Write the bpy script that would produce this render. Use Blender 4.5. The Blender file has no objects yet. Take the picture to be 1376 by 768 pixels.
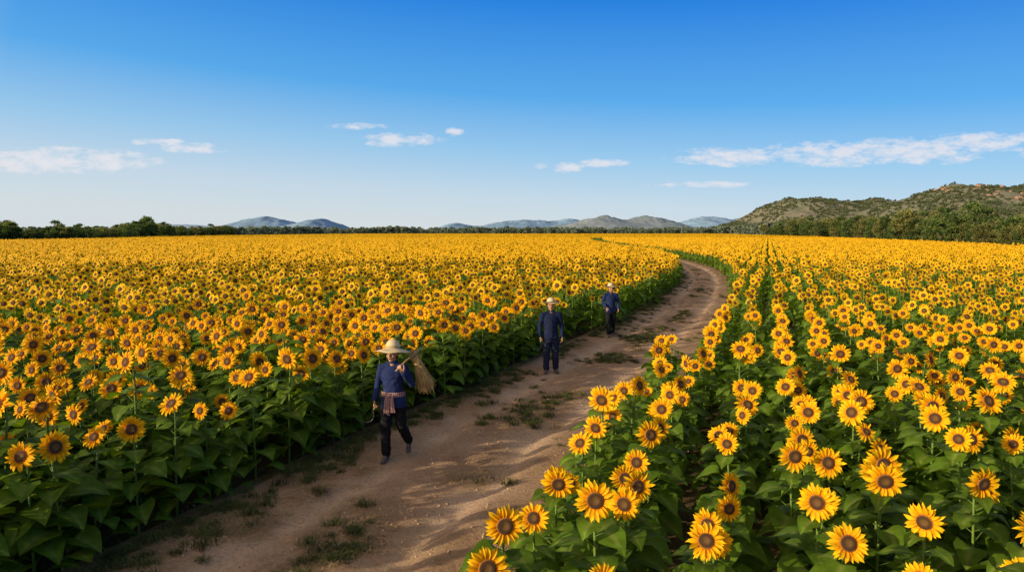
import bpy, math, random, bmesh, time
import numpy as np
from mathutils import Vector, Matrix, noise as mn
T0=time.time()
def tick(s): print('TICK',s,round(time.time()-T0,1))
random.seed(7); rng = np.random.default_rng(7)
scene = bpy.context.scene
R = math.radians

# ------------------------------------------------------------------ helpers
class MB:
    def __init__(s): s.v=[]; s.f=[]; s.m=[]; s.t=[]
    def add(s, verts, faces, mat=0, t=None):
        o=len(s.v); s.v.extend([tuple(map(float,p)) for p in verts])
        s.f.extend([tuple(i+o for i in f) for f in faces]); s.m.extend([mat]*len(faces))
        if t is None: t=[0.0]*len(verts)
        s.t.extend([float(x) for x in t])
    def extend_np(s, V, F, M, T):
        o=len(s.v); s.v.extend(map(tuple,V.tolist())); s.f.extend([tuple(i+o for i in f) for f in F]); s.m.extend(M); s.t.extend(T)
    def obj(s, name, mats, smooth=False, link=True, coll=None):
        me=bpy.data.meshes.new(name); me.from_pydata(s.v,[],s.f); me.update()
        for m in mats: me.materials.append(m)
        me.polygons.foreach_set('material_index', s.m)
        if smooth: me.polygons.foreach_set('use_smooth',[True]*len(me.polygons))
        a=me.attributes.new('t','FLOAT','POINT'); a.data.foreach_set('value', s.t)
        ob=bpy.data.objects.new(name,me)
        if coll: coll.objects.link(ob)
        elif link: scene.collection.objects.link(ob)
        return ob
def tube(mb, pts, rads, n=6, mat=0, t=0.0, cap=True):
    pts=[Vector(p) for p in pts]; V=[]; F=[]; ref=None
    for i,p in enumerate(pts):
        d=(pts[min(i+1,len(pts)-1)]-pts[max(i-1,0)]).normalized()
        if ref is None: ref=Vector((0,1,0)) if abs(d.z)>.7 else Vector((0,0,1))
        x=d.cross(ref).normalized(); y=d.cross(x).normalized()
        for k in range(n):
            a=2*math.pi*k/n; V.append(p+(x*math.cos(a)+y*math.sin(a))*rads[i])
    for i in range(len(pts)-1):
        for k in range(n): F.append((i*n+k,i*n+(k+1)%n,(i+1)*n+(k+1)%n,(i+1)*n+k))
    if cap: F.append(tuple(range(n))[::-1]); F.append(tuple((len(pts)-1)*n+k for k in range(n)))
    mb.add(V,F,mat,[t]*len(V))
def newmat(name):
    m=bpy.data.materials.new(name); m.use_nodes=True
    nt=m.node_tree; nt.nodes.clear(); out=nt.nodes.new('ShaderNodeOutputMaterial'); return m,nt,out
def N(nt,t,**kw):
    n=nt.nodes.new(t)
    for k,v in kw.items(): setattr(n,k,v)
    return n
def ramp(nt, stops, fac=None):
    r=nt.nodes.new('ShaderNodeValToRGB'); e=r.color_ramp.elements
    while len(e)<len(stops): e.new(0.5)
    for i,(p,c) in enumerate(stops): e[i].position=p; e[i].color=(c[0],c[1],c[2],1)
    if fac is not None: nt.links.new(fac,r.inputs['Fac'])
    return r
def mixc(nt,a,b,f,mode='MIX'):
    m=nt.nodes.new('ShaderNodeMix'); m.data_type='RGBA'; m.blend_type=mode
    for s,v in ((6,a),(7,b),(0,f)):
        if hasattr(v,'is_linked'): nt.links.new(v,m.inputs[s])
        else: m.inputs[s].default_value = v if s==0 else (v[0],v[1],v[2],1)
    return m.outputs[2]
def noise(nt, scale, detail=4, rough=.55, coord='Object', vec=None):
    n=N(nt,'ShaderNodeTexNoise'); n.inputs['Scale'].default_value=scale
    n.inputs['Detail'].default_value=detail; n.inputs['Roughness'].default_value=rough
    if vec is None: vec=N(nt,'ShaderNodeTexCoord').outputs[coord]
    nt.links.new(vec,n.inputs['Vector']); return n.outputs['Fac']
def thin_mat(name, stops, trans, tw=.35, rough=.6, nscale=30, var=.35, spec=.2):
    """leaf/petal: vertex attribute t drives pigment, per-instance random drives brightness"""
    m,nt,out=newmat(name)
    at=N(nt,'ShaderNodeAttribute',attribute_name='t')
    col=ramp(nt,stops,at.outputs['Fac']).outputs['Color']
    oi=N(nt,'ShaderNodeObjectInfo'); nz=noise(nt,nscale,1)
    mr=N(nt,'ShaderNodeMapRange'); nt.links.new(oi.outputs['Random'],mr.inputs[0]); mr.inputs[3].default_value=1-var; mr.inputs[4].default_value=1+var*.6
    mr2=N(nt,'ShaderNodeMapRange'); nt.links.new(nz,mr2.inputs[0]); mr2.inputs[1].default_value=.3; mr2.inputs[2].default_value=.7; mr2.inputs[3].default_value=.78; mr2.inputs[4].default_value=1.2
    mul=N(nt,'ShaderNodeMath',operation='MULTIPLY'); nt.links.new(mr.outputs[0],mul.inputs[0]); nt.links.new(mr2.outputs[0],mul.inputs[1])
    vm=N(nt,'ShaderNodeVectorMath',operation='SCALE'); nt.links.new(col,vm.inputs[0]); nt.links.new(mul.outputs[0],vm.inputs['Scale'])
    p=N(nt,'ShaderNodeBsdfPrincipled'); nt.links.new(vm.outputs[0],p.inputs['Base Color']); p.inputs['Roughness'].default_value=rough
    p.inputs['Specular IOR Level'].default_value=spec
    tr=N(nt,'ShaderNodeBsdfTranslucent')
    tm=mixc(nt,vm.outputs[0],trans,1.0,'MULTIPLY'); nt.links.new(tm,tr.inputs['Color'])
    ms=N(nt,'ShaderNodeMixShader'); ms.inputs[0].default_value=tw
    nt.links.new(p.outputs[0],ms.inputs[1]); nt.links.new(tr.outputs[0],ms.inputs[2]); nt.links.new(ms.outputs[0],out.inputs[0])
    return m
def simple_mat(name, c1, c2=None, nscale=20, rough=.8, bump=0.0, bscale=60, spec=.3):
    m,nt,out=newmat(name); c2=c2 or tuple(x*.7 for x in c1)
    p=N(nt,'ShaderNodeBsdfPrincipled'); nz=noise(nt,nscale,5)
    r=ramp(nt,[(.35,c1),(.65,c2)],nz); nt.links.new(r.outputs[0],p.inputs['Base Color'])
    p.inputs['Roughness'].default_value=rough; p.inputs['Specular IOR Level'].default_value=spec
    nt.links.new(p.outputs[0],out.inputs[0]); return m

# ------------------------------------------------------------------ path definition (world metres)
PY=np.array([-30,-10,4.4,7.3,10,12.6,15,19.7,26.4,31.5,42.7,52,62,76,95,120,160,200,260,330.])
PX=np.array([-15.5,-7.8,-2.75,-1.65,-.6,.5,1.6,3.7,6.5,8.4,12.1,14.6,16.6,18.2,19.2,19.8,21.0,24.5,33,48.])
ys=np.arange(-30,330,.25); xs=np.interp(ys,PY,PX)
k=np.ones(17)/17; xs_s=np.convolve(np.pad(xs,8,mode='edge'),k,'valid')
def pc(y): return np.interp(y,ys,xs_s)
def pslope(y): return (pc(np.asarray(y)+1.)-pc(np.asarray(y)-1.))/2.
def phw(y): return np.interp(y,[-10,8,20,32,60,300],[2.05,2.05,1.9,1.7,1.7,1.9])
def perp(x,y): return (x-pc(y))/np.sqrt(1+pslope(y)**2)
def path_z(w, hw, x, y):
    e=max(0.,min(1.,(hw+.35-abs(w))/.45)); e=e*e*(3-2*e)
    n1=mn.noise(Vector((x*.5,y*.5,0))); n2=mn.noise(Vector((x*2.1,y*2.1,3))); n3=mn.noise(Vector((x*6,y*6,6)))
    rut=math.exp(-((abs(w+.1+n1*.12)-.78)/.22)**2)
    z=.10+n1*.025+n2*.016+n3*.008-.07*rut
    return .006+e*max(z,.004)
def path_height(x,y): return path_z(float(perp(x,y)),float(phw(y)),x,y)

# ------------------------------------------------------------------ people
def cloth(name,c1,c2,fold=9,check=None):
    m,nt,out=newmat(name); p=N(nt,'ShaderNodeBsdfPrincipled'); nz=noise(nt,6,4)
    col=ramp(nt,[(.35,c1),(.65,c2)],nz).outputs[0]
    if check:
        tc=N(nt,'ShaderNodeTexCoord')
        w1=N(nt,'ShaderNodeTexWave',bands_direction='Z'); w1.inputs['Scale'].default_value=12; nt.links.new(tc.outputs['Object'],w1.inputs[0])
        w2=N(nt,'ShaderNodeTexWave',bands_direction='X'); w2.inputs['Scale'].default_value=12; nt.links.new(tc.outputs['Object'],w2.inputs[0])
        col=mixc(nt,col,check,w1.outputs['Fac']); hf=N(nt,'ShaderNodeMath',operation='MULTIPLY'); nt.links.new(w2.outputs['Fac'],hf.inputs[0]); hf.inputs[1].default_value=.8
        col=mixc(nt,col,(.16,.06,.08),hf.outputs[0])
    nt.links.new(col,p.inputs['Base Color']); p.inputs['Roughness'].default_value=.9; p.inputs['Specular IOR Level'].default_value=.15
    b=N(nt,'ShaderNodeBump'); b.inputs['Strength'].default_value=.6; b.inputs['Distance'].default_value=.03; nt.links.new(noise(nt,fold,3),b.inputs['Height']); nt.links.new(b.outputs[0],p.inputs['Normal'])
    nt.links.new(p.outputs[0],out.inputs[0]); return m
M_skin=simple_mat('skin',(.50,.26,.145),(.44,.22,.12),25,.55)
M_navy=cloth('navy_cotton',(.014,.023,.080),(.021,.033,.105))
M_navy2=cloth('dark_navy_cotton',(.009,.014,.042),(.013,.021,.056))
M_black=cloth('black_cotton',(.008,.008,.010),(.014,.014,.016))
M_dkblue=cloth('indigo_trousers',(.014,.019,.046),(.021,.027,.056))
M_scarf=cloth('checked_scarf',(.40,.19,.17),(.32,.14,.13),12,(.48,.35,.30))
M_hair=simple_mat('black_hair',(.012,.010,.009),(.02,.016,.014),40,.5)
M_eye=simple_mat('eye_white',(.42,.38,.34)); M_iris=simple_mat('iris',(.015,.01,.008)); M_lip=simple_mat('lips',(.30,.11,.08))
M_shoe=simple_mat('shoe',(.14,.10,.10),(.10,.075,.07)); M_sole=simple_mat('sole',(.05,.045,.04))
M_steel=simple_mat('steel',(.16,.15,.14),(.08,.07,.06),30,.55); M_wood=simple_mat('bamboo',(.44,.30,.13),(.33,.21,.09),20,.6)
m,nt,out=newmat('woven_straw'); M_straw=m
tc=N(nt,'ShaderNodeTexCoord'); w=N(nt,'ShaderNodeTexWave',wave_type='RINGS',rings_direction='Z'); w.inputs['Scale'].default_value=30; w.inputs['Distortion'].default_value=1.5; nt.links.new(tc.outputs['Object'],w.inputs[0])
c_=ramp(nt,[(.2,(.56,.41,.21)),(.8,(.70,.54,.30))],w.outputs['Fac']).outputs[0]
p=N(nt,'ShaderNodeBsdfPrincipled'); nt.links.new(c_,p.inputs['Base Color']); p.inputs['Roughness'].default_value=.75
nt.links.new(p.outputs[0],out.inputs[0])
M_band=simple_mat('hat_band',(.05,.035,.03)); M_band2=simple_mat('straw_band',(.42,.30,.15))
M_hay=thin_mat('dry_reed_stalks',[(0,(.34,.20,.07)),(.5,(.62,.40,.15)),(1,(.75,.50,.20))],(1,1,.8),.15,.8,12,.05)
def capsule(mb,p1,r1,p2,r2,n=12,flat=None):
    p1=Vector(p1);p2=Vector(p2); d=(p2-p1); L=d.length; d=d.normalized() if L>1e-6 else Vector((0,0,1))
    x=d.orthogonal().normalized(); y=d.cross(x); V=[];F=[]; rings=[]
    for a in (-80,-50,-22,0): rings.append((p1+d*r1*math.sin(R(a)),r1*math.cos(R(a))))
    for a in (0,22,50,80): rings.append((p2+d*r2*math.sin(R(a)),r2*math.cos(R(a))))
    for c,r_ in rings:
        for k in range(n):
            a=2*math.pi*k/n; q=(x*math.cos(a)+y*math.sin(a))*r_
            if flat: q=Vector((q.x*flat[0],q.y*flat[1],q.z*flat[2]))
            V.append(c+q)
    for i in range(len(rings)-1):
        for k in range(n): F.append((i*n+k,i*n+(k+1)%n,(i+1)*n+(k+1)%n,(i+1)*n+k))
    F.append(tuple(range(n))[::-1]); F.append(tuple((len(rings)-1)*n+k for k in range(n)))
    mb.add(V,F)
def loft(mb,rings,n=24,cap=True,mat=0):
    V=[];F=[]
    for (cx,cy,cz,rx,ry) in rings:
        for k in range(n):
            a=2*math.pi*k/n; V.append((cx+rx*math.cos(a),cy+ry*math.sin(a),cz))
    for i in range(len(rings)-1):
        for k in range(n): F.append((i*n+k,i*n+(k+1)%n,(i+1)*n+(k+1)%n,(i+1)*n+k))
    if cap: F.append(tuple(range(n))[::-1]); F.append(tuple((len(rings)-1)*n+k for k in range(n)))
    mb.add(V,F,mat)
def ellips(mb,c,r,mat=0,n=12):
    bm=bmesh.new(); bmesh.ops.create_uvsphere(bm,u_segments=n,v_segments=n//2+2,radius=1)
    mb.add([(c[0]+v.co.x*r[0],c[1]+v.co.y*r[1],c[2]+v.co.z*r[2]) for v in bm.verts],[tuple(q.index for q in f.verts) for f in bm.faces],mat); bm.free()
def remesh(mb,name,vox,smooth,mats,parent,matfn=None,folds=0):
    ob=mb.obj(name+'_src',[],link=True)
    md=ob.modifiers.new('r','REMESH'); md.mode='VOXEL'; md.voxel_size=vox; md.use_smooth_shade=True
    if smooth: s=ob.modifiers.new('s','SMOOTH'); s.factor=.5; s.iterations=smooth
    dg=bpy.context.evaluated_depsgraph_get(); me=bpy.data.meshes.new_from_object(ob.evaluated_get(dg))
    bpy.data.objects.remove(ob); me.name=name; me.materials.clear()
    for q in mats: me.materials.append(q)
    nv=len(me.vertices)
    if folds:
        co=np.empty(nv*3,np.float32); me.vertices.foreach_get('co',co); co=co.reshape(-1,3); no=np.array([v.normal[:] for v in me.vertices])
        tg=matfn(co); f=np.array([mn.noise(Vector((c[0]*9,c[1]*9,c[2]*16)))+.6*mn.noise(Vector((c[0]*22+c[2]*8,c[1]*20,c[2]*26))) for c in co.tolist()])
        co=co+no*(f*folds*(tg>0))[:,None]; me.vertices.foreach_set('co',co.astype(np.float32).ravel())
    if matfn:
        cc=np.empty(len(me.polygons)*3,np.float32); me.polygons.foreach_get('center',cc); me.polygons.foreach_set('material_index',matfn(cc.reshape(-1,3)).astype(np.int32))
    me.polygons.foreach_set('use_smooth',[True]*len(me.polygons)); me.update()
    o2=bpy.data.objects.new(name,me); scene.collection.objects.link(o2); o2.parent=parent; return o2
def hand(par,name,wr,fdir,palm_n,curl,side):
    mb=MB(); f=Vector(fdir).normalized(); n=Vector(palm_n); n=(n-f*n.dot(f)).normalized(); s=f.cross(n)*side; w=Vector(wr)
    for q in (-.026,-.009,.009,.026): capsule(mb,w+s*q*.6,.015,w+f*.085+s*q,.0115,8)
    for i,(q,L) in enumerate(((.029,.070),(.010,.080),(-.010,.074),(-.028,.058))):
        base=w+f*.085+s*q; a=0; pp=base; r_=.0092
        for sg,fr in enumerate((.45,.32,.23)):
            a+=curl*(.8 if sg==0 else 1); dd=f*math.cos(a)+n*math.sin(a); np_=pp+dd*L*fr; capsule(mb,pp,r_,np_,r_*.9,8); pp=np_; r_*=.9
    t0=w+f*.02+s*.024; t1=t0+(f*.6+s*.75+n*.25).normalized()*.036; t2=t1+(f*.8+s*.15+n*(.2+curl*.5)).normalized()*.032; t3=t2+(f*.8-s*.15*curl+n*(.2+curl*.6)).normalized()*.024
    capsule(mb,t0,.013,t1,.0115,8); capsule(mb,t1,.011,t2,.0095,8); capsule(mb,t2,.0095,t3,.008,8)
    return remesh(mb,name,.005,1,[M_skin],par)
def straw_hat(M,c,Rb,Rc,hc,droop,tilt=4,taper=.75,band=None):
    mb=MB(); prof=[]
    for i in range(9):
        a=i/8*math.pi/2; prof.append((Rc*math.sin(a)**taper,hc*math.cos(a)**.8))
    n=36
    rr_=[p_[0] for p_ in prof]+[Rc+(Rb-Rc)*f for f in (.08,.35,.7,1.)]; hh=[p_[1] for p_ in prof]+[-.002-droop*f**1.1 for f in (.08,.35,.7,1.)]
    V=[];F=[]
    def ring(r_,h,i):
        for k in range(n):
            a=2*math.pi*k/n; wv=(.012*math.sin(2*a+1)+.006*math.sin(5*a))*max(0,(r_-Rc)/(Rb-Rc)); V.append((r_*math.cos(a),r_*math.sin(a)*1.04,h+wv))
    for i,(r_,h) in enumerate(zip(rr_,hh)): ring(max(r_,.001),h,i)
    m0=len(rr_)
    for i,(r_,h) in reversed(list(enumerate(zip(rr_,hh)))): ring(max(r_-.004 if i<9 else r_,.001),h-.005,i)
    for i in range(2*m0-1):
        for k in range(n): F.append((i*n+k,(i+1)*n+k,(i+1)*n+(k+1)%n,i*n+(k+1)%n))
    mb.add(V,F,0)
    loft(mb,[(0,0,.004,Rc+.003,(Rc+.003)*1.04),(0,0,.022,Rc+.0005,(Rc+.0005)*1.04)],36,False,1)
    o=mb.obj('straw_hat',[M_straw,band or M_band],smooth=True); o.matrix_world=M@Matrix.Translation(c)@Matrix.Rotation(R(-tilt),4,'X'); return o
def head(par,c,hs,hair,tilt=(0,0)):
    e=bpy.data.objects.new('head',None); scene.collection.objects.link(e); e.parent=par; e.location=c; e.rotation_euler=(R(tilt[0]),0,R(tilt[1])); e.scale=(hs,)*3
    mb=MB()
    ellips(mb,(0,.012,.03),(.074,.092,.088),n=20); ellips(mb,(0,-.02,-.035),(.060,.064,.075),n=16); ellips(mb,(0,-.048,-.088),(.028,.026,.022))
    capsule(mb,(0,-.083,.012),.010,(0,-.100,-.022),.0135,8); ellips(mb,(-.012,-.088,-.026),(.009,.009,.008)); ellips(mb,(.012,-.088,-.026),(.009,.009,.008))
    capsule(mb,(-.042,-.07,.025),.010,(-.012,-.083,.022),.010,8); capsule(mb,(.042,-.07,.025),.010,(.012,-.083,.022),.010,8)
    ellips(mb,(-.042,-.058,-.025),(.022,.02,.02)); ellips(mb,(.042,-.058,-.025),(.022,.02,.02))
    for s in (-1,1): ellips(mb,(s*.073,.018,0),(.008,.018,.028))
    capsule(mb,(0,.01,-.04),.052,(0,.02,-.15),.050,12)
    remesh(mb,'face',.006,2,[M_skin],e)
    d=MB()
    for s in (-1,1):
        ellips(d,(s*.030,-.0775,.004),(.013,.006,.0048),0); ellips(d,(s*.030,-.0815,.004),(.006,.004,.005),1)
        ci=len(d.f); capsule(d,(s*.045,-.079,.024),.0035,(s*.016,-.090,.025),.004,6)
        for q in range(ci,len(d.f)): d.m[q]=3
    ellips(d,(0,-.0885,-.053),(.022,.008,.0055),2); ellips(d,(0,-.0865,-.061),(.018,.008,.006),2)
    o=d.obj('facial_features',[M_eye,M_iris,M_lip,M_hair],smooth=True); o.parent=e
    h=MB(); bm=bmesh.new(); bmesh.ops.create_uvsphere(bm,u_segments=32,v_segments=20,radius=1); V=[]
    for v in bm.verts:
        k_=v.co; V.append((k_.x*.083,.022+k_.y*.096,.034+k_.z*.098*(1.0 if k_.z>0 else (1.5 if hair=='long' else 1.0))))
    F=[]
    for f in bm.faces:
        c_=f.calc_center_median()
        if c_.y<-.25 and c_.z<.62: continue
        if c_.y<.1 and c_.z<-.1: continue
        F.append(tuple(q.index for q in f.verts))
    h.add(V,F); bm.free()
    if hair=='long': ellips(h,(0,.115,-.03),(.04,.035,.045))
    o=h.obj('hair',[M_hair],smooth=True); o.parent=e
    return e
def foot(mb,ank,toe_dir,pitch):
    a=Vector(ank); d=Vector((toe_dir[0],toe_dir[1],0)).normalized(); dd=(d*math.cos(pitch)-Vector((0,0,1))*math.sin(pitch)); up=(d*math.sin(pitch)+Vector((0,0,1))*math.cos(pitch))
    heel=a-up*.045-dd*.03; ball=a-up*.055+dd*.12; toe=ball+Vector((d.x,d.y,0))*.05
    toe.z=max(toe.z,.026) if pitch>.1 else ball.z
    capsule(mb,a,.038,heel,.034,10); capsule(mb,heel,.033,ball,.034,10,(1.15,1.,.85)); capsule(mb,a-up*.01+dd*.02,.034,ball,.030,10); capsule(mb,ball,.036,toe,.026,10,(1.2,1,.75))
def person(name,loc,yaw,J,rad,mats,scale):
    e=bpy.data.objects.new(name,None); scene.collection.objects.link(e); e.location=loc; e.rotation_euler=(0,0,yaw); e.scale=(scale,)*3
    bpy.context.view_layer.update()
    mb=MB(); V_=lambda k_: Vector(J[k_])
    for s in 'LR':
        capsule(mb,V_('sh'+s),rad['sh'],V_('el'+s),rad['el']); capsule(mb,V_('el'+s),rad['el'],V_('wr'+s),rad['wr'])
        capsule(mb,V_('neckb')-Vector((0,0,.035)),.06,V_('sh'+s),rad['sh']*.98)
        capsule(mb,V_('hip'+s),rad['hip'],V_('kn'+s),rad['kn']); capsule(mb,V_('kn'+s),rad['kn'],V_('an'+s)+Vector((0,0,.03)),rad['an'])
    loft(mb,rad['torso'],28); loft(mb,rad['pelvis'],28)
    capsule(mb,V_('neckb'),.052,V_('head')+Vector((0,.01,-.08)),.046)
    bones=[]
    for s in 'LR':
        bones+=[(V_('sh'+s),V_('el'+s),rad['sh'],rad['el'],1),(V_('el'+s),V_('wr'+s),rad['el'],rad['wr'],1)]
        bones+=[(V_('hip'+s)-Vector((0,0,.1)),V_('kn'+s),rad['hip'],rad['kn'],2),(V_('kn'+s),V_('an'+s),rad['kn'],rad['an'],2)]
    hem=rad['hem']; nb=V_('neckb').z
    def mf(C):
        best=np.full(len(C),9.); bt=np.ones(len(C),int)
        for a,b_,ra,rb,tg in bones:
            a=np.array(a);b_=np.array(b_); ab=b_-a; t_=np.clip(((C-a)@ab)/(ab@ab),0,1); dd=np.linalg.norm(C-(a+t_[:,None]*ab),axis=1)-(ra+(rb-ra)*t_)
            m_=dd<best; best[m_]=dd[m_]; bt[m_]=tg
        bt[(bt==2)&(C[:,2]>hem)]=1; bt[(bt==1)&(C[:,2]<hem)&(np.abs(C[:,0])<.17)]=2
        bt[(C[:,2]>nb+.018)&(np.abs(C[:,0])<.09)]=0
        return bt
    remesh(mb,'body',.0125,2,[M_skin,mats[0],mats[1]],e,mf,.010)
    cb=MB(); nz_=nb+.02; cy=J['neckb'][1]
    loft(cb,[(0,cy,nz_-.012,.078,.072),(0,cy,nz_+.028,.062,.058),(0,cy,nz_+.03,.056,.052),(0,cy,nz_-.01,.070,.066)],24,False)
    o=cb.obj('collar',[mats[0]],smooth=True); o.parent=e
    for s,pt in (('L',J.get('pitchL',0)),('R',J.get('pitchR',0))):
        fb=MB(); foot(fb,J['an'+s],J.get('toe'+s,(0,-1)),pt); remesh(fb,'shoe_'+s,.009,1,[mats[2]],e)
    return e
def torso(w,top,hem,flare,belly=.11):
    return [(0,0.005,hem,w*.98+flare,.125+flare*.6),(0,0.005,hem+.08,w*.95+flare*.6,.122+flare*.4),(0,0,hem+.2,w*.84,belly),(0,0,top-.30,w*.86,belly+.002),(0,0,top-.16,w*.98,.118),(0,.005,top-.07,w*.98,.10),(0,.01,top-.02,w*.75,.075),(0,.012,top+.01,w*.42,.055)]
def sickle(M,wr):
    e=bpy.data.objects.new('sickle',None); scene.collection.objects.link(e); e.matrix_world=M@Matrix.Translation(wr)
    mb=MB(); tube(mb,[(.015,.04,-.088),(.015,-.03,-.096),(.01,-.10,-.115)],[.012,.011,.013],8); o=mb.obj('wooden_handle',[M_wood],smooth=True); o.parent=e
    mb=MB(); V=[];F=[]
    c=Vector((-.085,-.11,-.19)); r_=.11
    for i in range(20):
        f=i/19; a=R(40)-f*R(205); w_=.012*math.sin(math.pi*min(1,f*.9+.12))+.002
        for rr_ in (r_,r_-w_): V.append((c.x+rr_*math.cos(a)*.95,c.y-.02*f,c.z+rr_*math.sin(a)))
    for i in range(19): F.append((2*i,2*i+1,2*i+3,2*i+2))
    mb.add(V,F); tube(mb,[(.01,-.09,-.112),V[0]],[.005,.005],6); o=mb.obj('curved_blade',[M_steel]); o.parent=e
def build_people(pos):
    (wx,wy),(m1x,m1y),(m2x,m2y)=pos
    wz=path_height(wx,wy)
    JW=dict(neckb=(0,.005,1.385),head=(0,-.02,1.525),
     shL=(.165,0,1.325),elL=(.285,-.02,1.09),wrL=(.205,-.19,1.285),
     shR=(-.165,0,1.325),elR=(-.235,.03,1.075),wrR=(-.255,-.05,.86),
     hipL=(.085,0,.86),knL=(.12,-.02,.48),anL=(.155,.24,.165),hipR=(-.085,0,.86),knR=(-.085,-.13,.49),anR=(-.07,-.15,.085),
     pitchL=.75,pitchR=0.0,toeR=(-.1,-1),toeL=(.15,-1))
    rw=dict(sh=.060,el=.050,wr=.042,hip=.102,kn=.078,an=.066,torso=torso(.17,1.36,.76,.03),pelvis=[(0,0,.70,.15,.105),(0,0,.80,.17,.12),(0,0,.9,.16,.115)],hem=.765)
    W=person('woman_farmer',(wx,wy,wz-.002),R(-6),JW,rw,[M_navy,M_black,M_shoe],1.02)
    head(W,JW['head'],1.0,'long',(-2,-10))
    hand(W,'left_hand',(.20,-.20,1.30),(-.45,-.35,.75),(.1,.9,.5),1.15,-1)
    hand(W,'right_hand',(-.256,-.055,.855),(-.02,-.15,-1),(1,.0,0),1.1,1)
    MW=W.matrix_world.copy()
    straw_hat(MW,(0,.016,1.600),.255,.104,.135,.055,12,1.0,M_band2)
    sc_=MB(); loft(sc_,[(0,.003,.915,.174,.133),(0,.003,.93,.180,.139),(0,.003,.965,.175,.136),(0,.003,.985,.168,.129)],32,False)
    for (x0,x1,z0,w0,ph) in ((-.04,-.06,.66,.05,0),(.01,.015,.70,.055,2)):
        V=[];F=[]
        for i in range(12):
            f=i/11; zz=.96-(.96-z0)*f
            for q in range(5): V.append((x0+(x1-x0)*f+(q/2-1)*w0*(.6+.4*f),-.146-.03*math.sin(f*3)+.010*math.cos(q*2.2+ph+f*3),zz))
        for i in range(11):
            for q in range(4): a=i*5+q; F.append((a,a+1,a+6,a+5))
        sc_.add(V,F)
    ellips(sc_,(-.02,-.145,.945),(.04,.025,.03))
    o=sc_.obj('waist_scarf',[M_scarf],smooth=True); o.parent=W
    be=bpy.data.objects.new('reed_bundle',None); scene.collection.objects.link(be); be.matrix_world=MW
    mb=MB(); tube(mb,[(.12,-.27,1.33),(.21,-.09,1.435),(.40,.22,1.60)],[.013,.013,.011],8); o=mb.obj('carrying_pole',[M_wood],smooth=True); o.parent=be
    mb=MB(); rr=random.Random(5)
    for i in range(420):
        a=rr.uniform(0,6.28); q=rr.random()**.5; tx,ty=.05*q*math.cos(a),.05*q*math.sin(a)
        top=Vector((.27+tx,.12+ty,1.47+rr.uniform(-.03,.10))); mid=Vector((.335+tx*1.3,.17+ty*1.5,1.36)); low=Vector((.40+tx*2.0+rr.gauss(0,.012),.21+ty*2.2,1.16)); end=Vector((.43+tx*2.5+rr.gauss(0,.025),.22+ty*2.8+rr.gauss(0,.02),.99+rr.uniform(-.08,.14)))
        tube(mb,[top,mid,low,end],[.0038,.0038,.0035,.0015],3,0,rr.random(),False)
    o=mb.obj('reed_stalks',[M_hay]); o.parent=be
    mb=MB(); loft(mb,[(.33,.165,1.35,.074,.08),(.327,.162,1.375,.072,.08)],16,False); o=mb.obj('tie_cord',[M_wood]); o.parent=be
    sickle(MW,(-.256,-.055,.855))
    def man(name,x,y,yaw,shirt,pants,scale,var):
        J=dict(neckb=(0,.01,1.43),head=(0,-.015,1.575),
         shL=(.185,0,1.37),elL=(.255,.02,1.10),wrL=(.26,-.06,.86),shR=(-.185,0,1.37),elR=(-.26,.02,1.10),wrR=(-.265,-.07,.87),
         hipL=(.09,0,.88),knL=(.105,-.02,.49),anL=(.12,.02,.085),hipR=(-.09,0,.88),knR=(-.11,-.04,.49),anR=(-.115,-.06,.085),toeL=(.25,-1),toeR=(-.25,-1))
        if var: J.update(elL=(.27,.0,1.11),wrL=(.22,-.15,.93),elR=(-.265,.03,1.12),wrR=(-.20,-.17,.97),knR=(-.10,-.10,.50),anR=(-.10,-.16,.085),anL=(.10,.12,.10),knL=(.10,-.01,.49),pitchL=.25)
        rd=dict(sh=.066,el=.055,wr=.046,hip=.104,kn=.083,an=.072,torso=torso(.185,1.40,.80,.022,.12),pelvis=[(0,0,.72,.155,.11),(0,0,.83,.175,.125),(0,0,.93,.165,.12)],hem=.805)
        z=path_height(x,y); P_=person(name,(x,y,z-.002),yaw,J,rd,[shirt,pants,M_shoe],scale)
        head(P_,J['head'],1.03,'short',(-2,6 if var else -8))
        for s,nm in ((1,'L'),(-1,'R')):
            w_=Vector(J['wr'+nm]); el=Vector(J['el'+nm]); hand(P_,('left' if s>0 else 'right')+'_hand',w_,(w_-el)*.6+Vector((0,-.02,-.15)),(-s,0,0),.45 if s>0 else 1.1,-s)
        pk=MB(); V=[];F=[]
        for i in range(10):
            zz=.83+i/9*.5; yy=-(.135 if i<3 else .128)-.006; V+=[(-.012,yy,zz),(.014,yy,zz)]
        for i in range(9): F.append((2*i,2*i+1,2*i+3,2*i+2))
        pk.add(V,F)
        for i in range(5): ellips(pk,(.0,-.143,.88+i*.1),(.007,.004,.007),1)
        o=pk.obj('placket',[shirt,M_sole],smooth=True); o.parent=P_
        straw_hat(P_.matrix_world.copy(),(0,.01,1.65),.205,.10,.12,.02 if var else .008,7,.75,M_band if not var else M_band2)
        sickle(P_.matrix_world.copy(),J['wrR'])
    man('man_farmer',m1x,m1y,R(4),M_navy2,M_dkblue,1.01,0)
    man('man_farmer',m2x,m2y,R(10),M_navy,M_black,.96,1)
build_people([(-1.75,9.9),(.92,16.0),(3.12,21.5)])
tick('people')

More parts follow.
